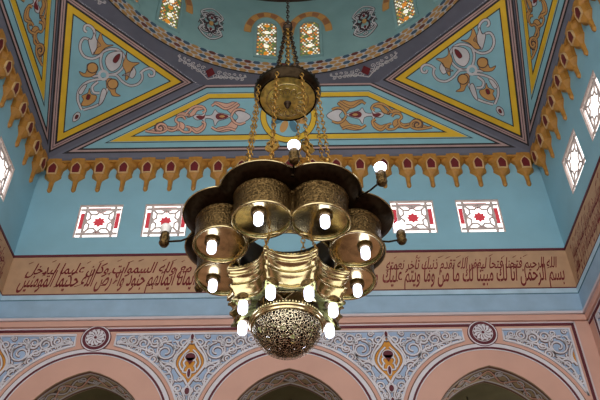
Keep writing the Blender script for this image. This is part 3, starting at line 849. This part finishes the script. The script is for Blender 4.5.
def curved(mb, ang, pts, n0, n1, m, holes=()):         # flat outline (arc length, z) laid on the drum as a small tangent plate
    F = CylFr(ang, RB)
    plate(mb, F, [pts] + list(holes), n0, n1, m)
    return F
def archloop(w, z0, zs, k=12): return [(-w, z0), (w, z0)] + [(w * math.cos(PI * i / k), zs + w * math.sin(PI * i / k)) for i in range(k + 1)]
WANG = []
for kk in (-1, 0, 1):
    for s in (-1, 1): WANG.append((kk * 45 + s * 6.8))
names = {-6.8: 'stained glass dome window left of the hanging chain', 6.8: 'stained glass dome window right of the hanging chain',
         -38.2: 'stained glass dome window cut by the top edge, upper left', 38.2: 'stained glass dome window cut by the top edge, upper right',
         -51.8: 'outer stained glass dome window beyond the top edge on the left', 51.8: 'outer stained glass dome window beyond the top edge on the right'}
for i, wd in enumerate(WANG):
    ang = R(wd); z0, zs = 17.22, 18.46; wn += 1
    fr = MB()
    F = curved(fr, ang, archloop(.33, z0 - .06, zs), .0, .06, TEAL, [archloop(.265, z0, zs)[::-1]])
    root = fr.build('window_%d' % wn, loc=F.p(0, 18.1, 0)); tag(root, names[round(wd, 1)], 'window', 'dome windows', 'structure')
    pl = MB(); curved(pl, ang, archloop(.265, z0, zs), .018, .02, mat('dome_window_plaster', (150, 138, 118), .8)); pl.build('plaster_screen', root)
    gl = MB(); rnd = random.Random(i)
    z = z0 + .06; row = 0
    while z < zs + .22:
        x = -.22 + (.045 if row % 2 else 0)
        while x < .24:
            if abs(x) < .235 and (z < zs or x * x + (z - zs) ** 2 < .23 ** 2):
                if abs(x) < .05 and row % 4 == 1: r_ = .07; mt = GS[1 if row % 8 == 1 else 0]
                else: r_ = rnd.uniform(.020, .031); mt = None
                F2 = F
                mm = rnd.choice('wwayg')
                if mt is None: mt = {'w': 0, 'a': 1, 'g': 2, 'y': 3}[mm] if True else 0
                gl_m = GS[mt] if isinstance(mt, int) else mt
                disc(gl, F, (x, z), r_, .026, .036, gl_m, 8)
            x += .088
        z += .075; row += 1
    gl.build('coloured_pane', root)

# painted arches over the dome windows
an = {-6.8: 'left of the hanging chain', 6.8: 'right of the hanging chain', -38.2: 'at the top edge, upper left', 38.2: 'at the top edge, upper right'}
for wd, lb in an.items():
    v = MB(); K = 9
    F = CylFr(R(wd), RB - .01)
    for i in range(K):
        pts = []
        for a_, b_, rev in ((.59, .98, 0), (.43, .80, 1)):
            seg = [(a_ * math.cos(PI * (i + t) / K), 18.20 + b_ * math.sin(PI * (i + t) / K)) for t in ((0, .25, .5, .75, 1) if not rev else (1, .75, .5, .25, 0))]
            pts += seg
        plate(v, F, [pts], 0, .012 + .0, ORANGE if i % 2 == 0 else VRED)
    for a_, b_ in ((.60, .99), (.425, .79)): ribbon(v, F, [(a_ * math.cos(PI * i / 24), 18.20 + b_ * math.sin(PI * i / 24)) for i in range(25)], .02, 0, .02, OCHRE)
    tag(v.build('voussoir_arch', loc=F.p(0, 19, 0)), 'painted orange and brown arch over the dome window ' + lb, 'arch', 'painted dome arches')
for sg, lb in ((-1, 'left'), (1, 'right')):
    wd = R(24.6 * sg); F = CylFr(wd, RB - .01); d_ = MB()
    zc = 18.14
    DK = mat('dome_ornament_dark', (66, 44, 50), .7)
    for dz in (-.30, .30):
        for sx in (-1, 1):
            ribbon(d_, F, [(sx * x, zc + z) for x, z in spiral((.13, dz), .15, .2, 1.5, 1 if dz > 0 else -1, 12, .2)], .028, 0, .012, WHITE, edge=DK, ew=.03)
            ribbon(d_, F, [(sx * x, zc + z) for x, z in cat([(0, dz * 2.2), (.16, dz * 1.9), (.30, dz * 1.2), (.20, dz * .45), (.31, 0)], 5)], .03, 0, .014, WHITE, edge=DK, ew=.03)
    for sx in (-1, 1):
        ribbon(d_, F, [(sx * x, zc + z) for x, z in cat([(0, .42), (.09, .3), (.12, .16), (.04, .05), (.12, -.08), (.12, -.25), (0, -.42)], 5)], .05, 0, .02, DK)
        for z in (-.38, -.12, .12, .38): ribbon(d_, F, [(sx * x, zc + q) for x, q in spiral((.26, z), .08, z * 5, 1.3, 1, 10, .2)], .022, 0, .01, DK)
    for i in range(12):
        a_ = 2 * PI * i / 12; rx = .25 if i % 2 else .20; rz = .50 if i % 2 else .40
        ribbon(d_, F, spiral((rx * math.cos(a_), zc + rz * math.sin(a_)), .07, a_ * 2, 1.3, 1 if i % 2 else -1, 10, .2), .02, 0, .012, WHITE if i % 2 else DK, edge=DK, ew=.03)
    disc(d_, F, (0, zc), .06, 0, .024, OCHRE, 12, ry=.09); disc(d_, F, (0, zc + .25), .035, 0, .024, RED, 12, ry=.06); disc(d_, F, (0, zc - .25), .035, 0, .024, RED, 12, ry=.06)
    tag(d_.build('painted_roundel', loc=F.p(0, zc, 0)), 'dark and white painted roundel on the dome, %s of the chain' % lb, 'ornament', 'painted dome roundels')

# ------------------------------------------------------------------ the chandelier
AX, AY = -0.155, CY
DEL = R(4.5)
def cp(t, r, z): return Vector((AX + r * math.sin(t), AY - r * math.cos(t), z))
chd = empty('chandelier', (AX, AY, 5.7))
tag(chd, 'huge engraved brass mosque chandelier hanging on a chain under the dome', 'chandelier')
LOBES = [PI / 8 + DEL + PI / 4 * k for k in range(8)]
RC, LA, LB = .815, .29, .315                # lobe centre, radial and sideways half axes
def lobed(k=192, off=0.0, inner=False):
    out = []
    for i in range(k):
        t = 2 * PI * i / k; best = None
        for L_ in LOBES:
            ph = (t - L_ + PI) % (2 * PI) - PI
            if abs(ph) > .6: continue
            a_, b_ = LA + off, LB + off
            A = (math.cos(ph) / a_) ** 2 + (math.sin(ph) / b_) ** 2; B = -2 * RC * math.cos(ph) / a_ ** 2; C_ = (RC / a_) ** 2 - 1
            D_ = B * B - 4 * A * C_
            if D_ < 0: continue
            r_ = (-B + (-1 if inner else 1) * math.sqrt(D_)) / (2 * A)
            best = r_ if best is None else (min(best, r_) if inner else max(best, r_))
        out.append((t, best if best else .74))
    return out
def loft(mb, rings, m, smooth=True, close=True):        # rings: list of (outline [(t, r)], z)
    k = len(rings[0][0]); vs = []
    for o_, z in rings: vs += [cp(t, r_, z) for t, r_ in o_]
    fs = []
    for j in range(len(rings) - 1):
        for i in range(k):
            q = (i + 1) % k; fs.append((j * k + i, j * k + q, (j + 1) * k + q, (j + 1) * k + i))
    mb.add(vs, fs, m, smooth)
ZB, ZD = 6.90, 7.24                         # bottom and top of the lobed drum
m = MB()
loft(m, [(lobed(off=.012), ZB), (lobed(off=.018), ZB + .02), (lobed(off=.0), ZB + .035), (lobed(), ZD - .05), (lobed(off=.012), ZD - .035), (lobed(off=.012), ZD - .015), (lobed(off=0), ZD)], BRASSE, False)
m.build('lobed_drum', chd)
m = MB()
K = 192
def mixo(f): return [(t, r_ * f) for t, r_ in lobed()]
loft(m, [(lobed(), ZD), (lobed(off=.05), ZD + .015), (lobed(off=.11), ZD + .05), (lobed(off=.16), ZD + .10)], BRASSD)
m.build('flared_lip', chd)
m = MB(); tube(m, [cp(t, r_, ZD + .10) for t, r_ in lobed(off=.16)], .010, BRASSP, k=6, closed=True); m.build('lip_rim', chd)
m = MB()
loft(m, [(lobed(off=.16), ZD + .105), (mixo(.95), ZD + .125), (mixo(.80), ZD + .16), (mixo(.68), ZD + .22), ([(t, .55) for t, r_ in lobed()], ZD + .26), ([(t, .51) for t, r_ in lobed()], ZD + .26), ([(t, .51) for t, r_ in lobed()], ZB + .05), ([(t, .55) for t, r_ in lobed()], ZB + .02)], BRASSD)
m.build('canopy', chd)
m = MB()                                    # gold floor between the lobes
loft(m, [([(t, .55) for t, r_ in lobed()], ZB + .02), ([(t, max(r_ - .02, .56)) for t, r_ in lobed()], ZB + .02)], BRASSP, False)
tube(m, [cp(2 * PI * i / 96, .55, ZB + .012) for i in range(96)], .014, BRASSP, k=6, closed=True)
m.build('gold_ring_plate', chd)
def bulb_mesh(mb, c, m_, up=-1, r_=.051, h=.18):
    prof = [(.0, -h * .5), (r_ * .62, -h * .46), (r_ * .93, -h * .36), (r_, -h * .22), (r_, h * .18), (r_ * .8, h * .36), (r_ * .45, h * .5), (0, h * .5)]
    if up > 0: prof = [(a_, -b_) for a_, b_ in prof[::-1]]
    lathe(mb, prof, m_, c, 16)
for L_ in LOBES:
    def ell(f, k=48, off=0):
        out = []
        for i in range(k):
            a_ = 2 * PI * i / k; x = (LB + off) * f * math.cos(a_); y = RC + (LA + off) * f * math.sin(a_)
            out.append((x, y))
        return out
    def lp_(x, y, z): return Vector((AX + y * math.sin(L_) + x * math.cos(L_), AY - y * math.cos(L_) + x * math.sin(L_), z))
    m = MB(); vs = []; rings = [(1, 0), (.93, .03), (.82, .075), (.66, .115), (.45, .145), (.22, .158), (.02, .16)]
    for f_, dz in rings: vs += [lp_(x, y + .03 * (1 - f_), ZB + dz) for x, y in ell(f_)]
    fs = [(j * 48 + i, j * 48 + (i + 1) % 48, (j + 1) * 48 + (i + 1) % 48, (j + 1) * 48 + i) for j in range(len(rings) - 1) for i in range(48)]
    fs.append(tuple(range((len(rings) - 1) * 48, len(rings) * 48)))
    m.add(vs, fs, BRASSU, True)
    dish = m.build('lobe_dish', chd)
    m = MB(); tube(m, [lp_(x, y, ZB - .004) for x, y in ell(1, off=.004)], .015, BRASSP, k=6, closed=True)
    tube(m, [lp_(x, y, ZB + .012) for x, y in ell(.93)], .006, BRASSP, k=5, closed=True); m.build('rim', dish)
    c = cp(L_, .915, 6.835)
    m = MB(); lathe(m, [(0, .20), (.03, .20), (.035, .15), (.06, .13), (.085, .09), (.085, .055), (.076, .05), (0, .06)], BRASSE, c, 16); m.build('lamp_socket', dish)
    m = MB(); bulb_mesh(m, c, BULB); m.build('bulb', dish)

# upturned arm lamps on the lip
for kk, (lit, ra, tilt) in {0: (1, 1.25, 0), 1: (1, 1.38, 0), 2: (1, 1.36, .0), 6: (0, 1.42, -.17), 5: (1, 1.5, -.02), 3: (1, 1.34, .1), 4: (1, 1.3, 0)}.items():
    t = DEL + PI / 4 * kk
    m = MB(); a0 = cp(t, 1.04, ZD + .06); a1 = cp(t, ra, ZD + .10 + tilt)
    tube(m, [cp(t, .98, ZD + .05), a0, cp(t, (1.04 + ra) / 2, ZD + .055 + tilt * .6), a1], .012, BRASSD, k=6)
    lathe(m, [(0, -.02), (.02, -.02), (.03, .0), (.012, .02), (0, .03)], BRASSD, a0, 10)
    root = m.build('lamp_arm', chd)
    m = MB(); lathe(m, [(0, -.06), (.045, -.055), (.062, -.02), (.05, .02), (.06, .05), (.052, .12), (.045, .13), (0, .125)], BRASSE, a1, 16)
    m.build('lamp_cup', root)
    m = MB(); lathe(m, [(.04, .12), (.050, .15), (.068, .19), (.070, .215), (.055, .24), (.03, .252), (0, .255)], BULB if lit else BULBOFF, a1, 16)
    m.build('bulb', root)

# scalloped skirt
PK = LOBES
def star(sc=1.0, off=0.0, k=192):
    sc *= 1.13
    out = []
    for i in range(k):
        t = 2 * PI * i / k
        ph = ((t - PK[0] + PI / 8) % (PI / 4)) - PI / 8          # 0 at a peak
        x = abs(ph) / (PI / 8)
        ps = PI / 8 - abs(ph); r_ = .811 * math.cos(ps) - math.sqrt(max(.1031 - (.811 * math.sin(ps)) ** 2, .0067))
        out.append((t, r_ * sc + off))
    return out
m = MB()
pr = [(-.035, 6.60), (.0, 6.60), (.006, 6.585), (.0, 6.57), (-.022, 6.565), (-.03, 6.545), (-.022, 6.525), (-.01, 6.52), (-.012, 6.505), (-.04, 6.495), (-.065, 6.465), (-.07, 6.43), (-.055, 6.405), (-.035, 6.40),
      (-.04, 6.37), (-.07, 6.35), (-.095, 6.30), (-.09, 6.25), (-.065, 6.225), (-.065, 6.21)]
loft(m, [(star(off=o_), z_) for o_, z_ in pr], BRASSP)
loft(m, [(star(off=-.065), 6.21), (star(off=-.095), 6.21), (star(.9, -.12), 6.26), ([(t, .34) for t, _ in star()], 6.30)], BRASSU)
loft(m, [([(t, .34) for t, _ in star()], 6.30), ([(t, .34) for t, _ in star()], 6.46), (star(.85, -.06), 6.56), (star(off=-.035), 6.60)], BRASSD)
m.build('scalloped_skirt', chd)
m = MB()
so = star(off=.0)
vs = []                                     # little crest of teeth round the skirt
for i, (t0, r0) in enumerate(so):
    h_ = .026 if i % 2 else .006
    vs += [cp(t0, r0, 6.60), cp(t0, r0, 6.60 + h_), cp(t0, r0 - .008, 6.60 + h_), cp(t0, r0 - .008, 6.60)]
m.add(vs, [(4 * i + j, 4 * ((i + 1) % 192) + j, 4 * ((i + 1) % 192) + j + 1, 4 * i + j + 1) for i in range(192) for j in range(3)], BRASSP)
m.build('skirt_crest', chd)
for L_ in LOBES:
    c = cp(L_, .515, 6.165)
    m = MB(); lathe(m, [(.03, .18), (.06, .15), (.085, .12), (.092, .09), (.088, .05), (.078, .05), (0, .07)], BRASSE, c, 20); sock = m.build('lamp_cup', chd)
    m = MB(); bulb_mesh(m, c, BULB); m.build('bulb', sock)
# pierced bowl
BZ = 6.07
m = MB(); prof = []
for i in range(17):
    a_ = PI / 2 * i / 16
    prof.append((.375 * math.cos(a_), -.345 * math.sin(a_)))
lathe(m, prof, PIERCED, (AX, AY, BZ), 64)
bowl = m.build('pierced_bowl', chd)
m = MB(); lathe(m, [(a_ * .93, b_ * .93) for a_, b_ in prof], INSHADE, (AX, AY, BZ), 48); m.build('bowl_shade_shell', bowl)  # added dark shell, stands for the shaded inside of the bowl
m = MB()
lathe(m, [(.37, -.03), (.385, -.035), (.395, -.02), (.388, -.005), (.405, .0), (.415, .015), (.412, .03), (.395, .035), (.385, .05), (.37, .055), (.365, .03), (.37, -.03)], BRASSP, (AX, AY, BZ), 64); m.build('bowl_rim', bowl)
m = MB()
for i in range(72):
    t = 2 * PI * i / 72; lathe(m, [(0, .0), (.010, .008), (.012, .02), (.007, .032), (0, .04)], BRASSP, cp(t, .382, BZ + .045), 6)
m.build('bead_crest', bowl)
for k in range(4):
    m = MB(); t = DEL + PI / 2 * k + PI / 4; tube(m, [cp(t, .36, BZ + .04), cp(t, .335, 6.32)], .009, BRASSD, k=6); m.build('bowl_hanger', chd)

# chains from the lobed tier down to the skirt
for L_ in LOBES:
    m = MB(); chain(m, cp(L_, .56, ZB + .02), cp(L_, .71, 6.60), GILT, .018, .005, .05); m.build('skirt_chain', chd)

# upper disc
UZ = 9.84
m = MB()
lathe(m, [(.0, -.10), (.06, -.096), (.16, -.075), (.27, -.04), (.35, -.005), (.385, .0)], BRASSG, (AX, AY, UZ), 64)
disc_o = m.build('upper_disc', chd)
m = MB(); lathe(m, [(.385, -.005), (.40, -.012), (.41, .0), (.40, .012), (.415, .03), (.455, .08), (.475, .13), (.468, .15), (.43, .165), (.30, .22), (.18, .25), (.0, .26)], BRASSD, (AX, AY, UZ), 64)
for i in range(40):
    t = 2 * PI * i / 40; lathe(m, [(0, .0), (.02, .01), (.024, .03), (.012, .05), (0, .065)], BRASSD, cp(t, .455, UZ + .14), 6)
m.build('crested_rim', disc_o)
m = MB(); tube(m, [cp(2 * PI * i / 64, .29, UZ - .032) for i in range(64)], .008, BRASSP, k=5, closed=True)
for i in range(14):                         # embossed scrolls on the underside
    t = 2 * PI * i / 14
    tube(m, [cp(t + .16 * math.cos(q), .195 + .055 * math.sin(q), UZ - .072) for q in (2 * PI * j / 10 for j in range(10))], .007, BRASSP, k=5, closed=True)
m.build('embossed_scroll', disc_o)
m = MB(); lathe(m, [(0, -.20), (.02, -.19), (.035, -.16), (.018, -.13), (.05, -.11), (.055, -.09), (0, -.085)], IRON, (AX, AY, UZ), 16); m.build('finial', disc_o)
HUBZ = 11.55
for k in range(6):
    t = DEL + PI / 3 * k; m = MB(); chain(m, cp(t, .03, HUBZ), cp(t, .22, UZ + .25), IRON if k % 2 else GILT, .026, .010, .065); m.build('disc_chain', chd)
m = MB()
tube(m, [Vector((AX + .09 * math.cos(q), AY, UZ + .42 + .09 * math.sin(q))) for q in (2 * PI * j / 20 for j in range(20))], .012, IRON, k=6, closed=True)
lathe(m, [(0, .3), (.014, .3), (.014, .0), (0, .0)], IRON, (AX, AY, UZ + .05), 8); m.build('lifting_ring', chd)
m = MB(); lathe(m, [(0, -.07), (.04, -.06), (.075, -.02), (.08, .02), (.05, .06), (.02, .09), (0, .10)], IRON, (AX, AY, HUBZ), 16)
tube(m, [Vector((AX + .06 * math.cos(q), AY, HUBZ + .12 + .06 * math.sin(q))) for q in (2 * PI * j / 16 for j in range(16))], .012, IRON, k=6, closed=True); m.build('chain_hub', chd)
m = MB(); chain(m, (AX, AY, 19.98 + 3.55), (AX, AY, HUBZ + .15), IRON, .022, .009, .07); m.build('main_chain', chd)

# long chains with openwork pendants between disc and canopy
for k in range(8):
    t = DEL + PI / 8 + PI / 4 * k
    a_, b_ = cp(t, .44, UZ + .06), cp(t, .62, ZD + .24)
    m = MB(); chain(m, a_, b_, GILT, .026, .009, .07); cho = m.build('canopy_chain', chd)
    m = MB(); q = a_ + (b_ - a_) * .66
    ux = Vector((math.cos(t), math.sin(t), 0)) if True else None
    Fq = Fr(q, (ux.x, ux.y, 0), (b_ - a_) * -1)
    for pts in ([(0, .18), (.045, .13), (.09, .10), (.085, .04), (.11, -.02), (.08, -.08), (.035, -.12), (0, -.18), (-.035, -.12), (-.08, -.08), (-.11, -.02), (-.085, .04), (-.09, .10), (-.045, .13)],):
        lp = cat([(x * .85, y * .8) for x, y in pts], 4, True)
        ar = sum(lp[i][0] * lp[(i + 1) % len(lp)][1] - lp[(i + 1) % len(lp)][0] * lp[i][1] for i in range(len(lp)))
        if ar < 0: lp = lp[::-1]
        plate(m, Fq, [lp] + [[(x + .02 * math.cos(a2), y + .022 * math.sin(a2)) for a2 in (-2 * PI * j / 10 for j in range(10))] for x, y in ((0, .07), (-.045, .045), (.045, .045), (0, -.02), (0, -.09))], -.012, .012, GILT, rev=True)
    m.build('openwork_pendant', cho)
    c_ = cp(t, .64, ZD + .22)
    m = MB(); lathe(m, [(0, -.02), (.05, -.02), (.06, .02), (.03, .05), (.015, .10), (0, .12)], GILT, c_, 12); m.build('chain_foot', cho)
# gilt crest pieces standing on the canopy
for k in range(8):
    t = DEL + PI / 4 * k; m = MB(); c_ = cp(t, .84, ZD + .12)
    F_ = Fr(c_, (math.cos(t), math.sin(t), 0), (0, 0, 1))
    lp = cat([(-.14, 0), (-.13, .06), (-.07, .05), (-.08, .12), (-.03, .12), (0, .20), (.03, .12), (.08, .12), (.07, .05), (.13, .06), (.14, 0)], 4) + [(0, -.02)]
    ar = sum(lp[i][0] * lp[(i + 1) % len(lp)][1] - lp[(i + 1) % len(lp)][0] * lp[i][1] for i in range(len(lp)))
    plate(m, F_, [lp if ar > 0 else lp[::-1]], -.01, .01, GILT, rev=True)
    m.build('crest', chd)

# ------------------------------------------------------------------ light: daylight all round, the lamps of the chandelier
W = bpy.data.worlds.new('world'); bpy.context.scene.world = W; W.use_nodes = True
bg = W.node_tree.nodes['Background']; bg.inputs[0].default_value = lin((255, 250, 246)); bg.inputs[1].default_value = 2.1
sc = bpy.context.scene
sc.view_settings.view_transform = 'Standard'; sc.view_settings.look = 'None'; sc.view_settings.gamma = 1; sc.view_settings.use_curve_mapping = False
sc.view_settings.exposure = 0.14
sc.cycles.use_denoising = True
sc.cycles.max_bounces = 8; sc.cycles.diffuse_bounces = 5; sc.cycles.transparent_max_bounces = 16
sc.cycles.sample_clamp_indirect = 6
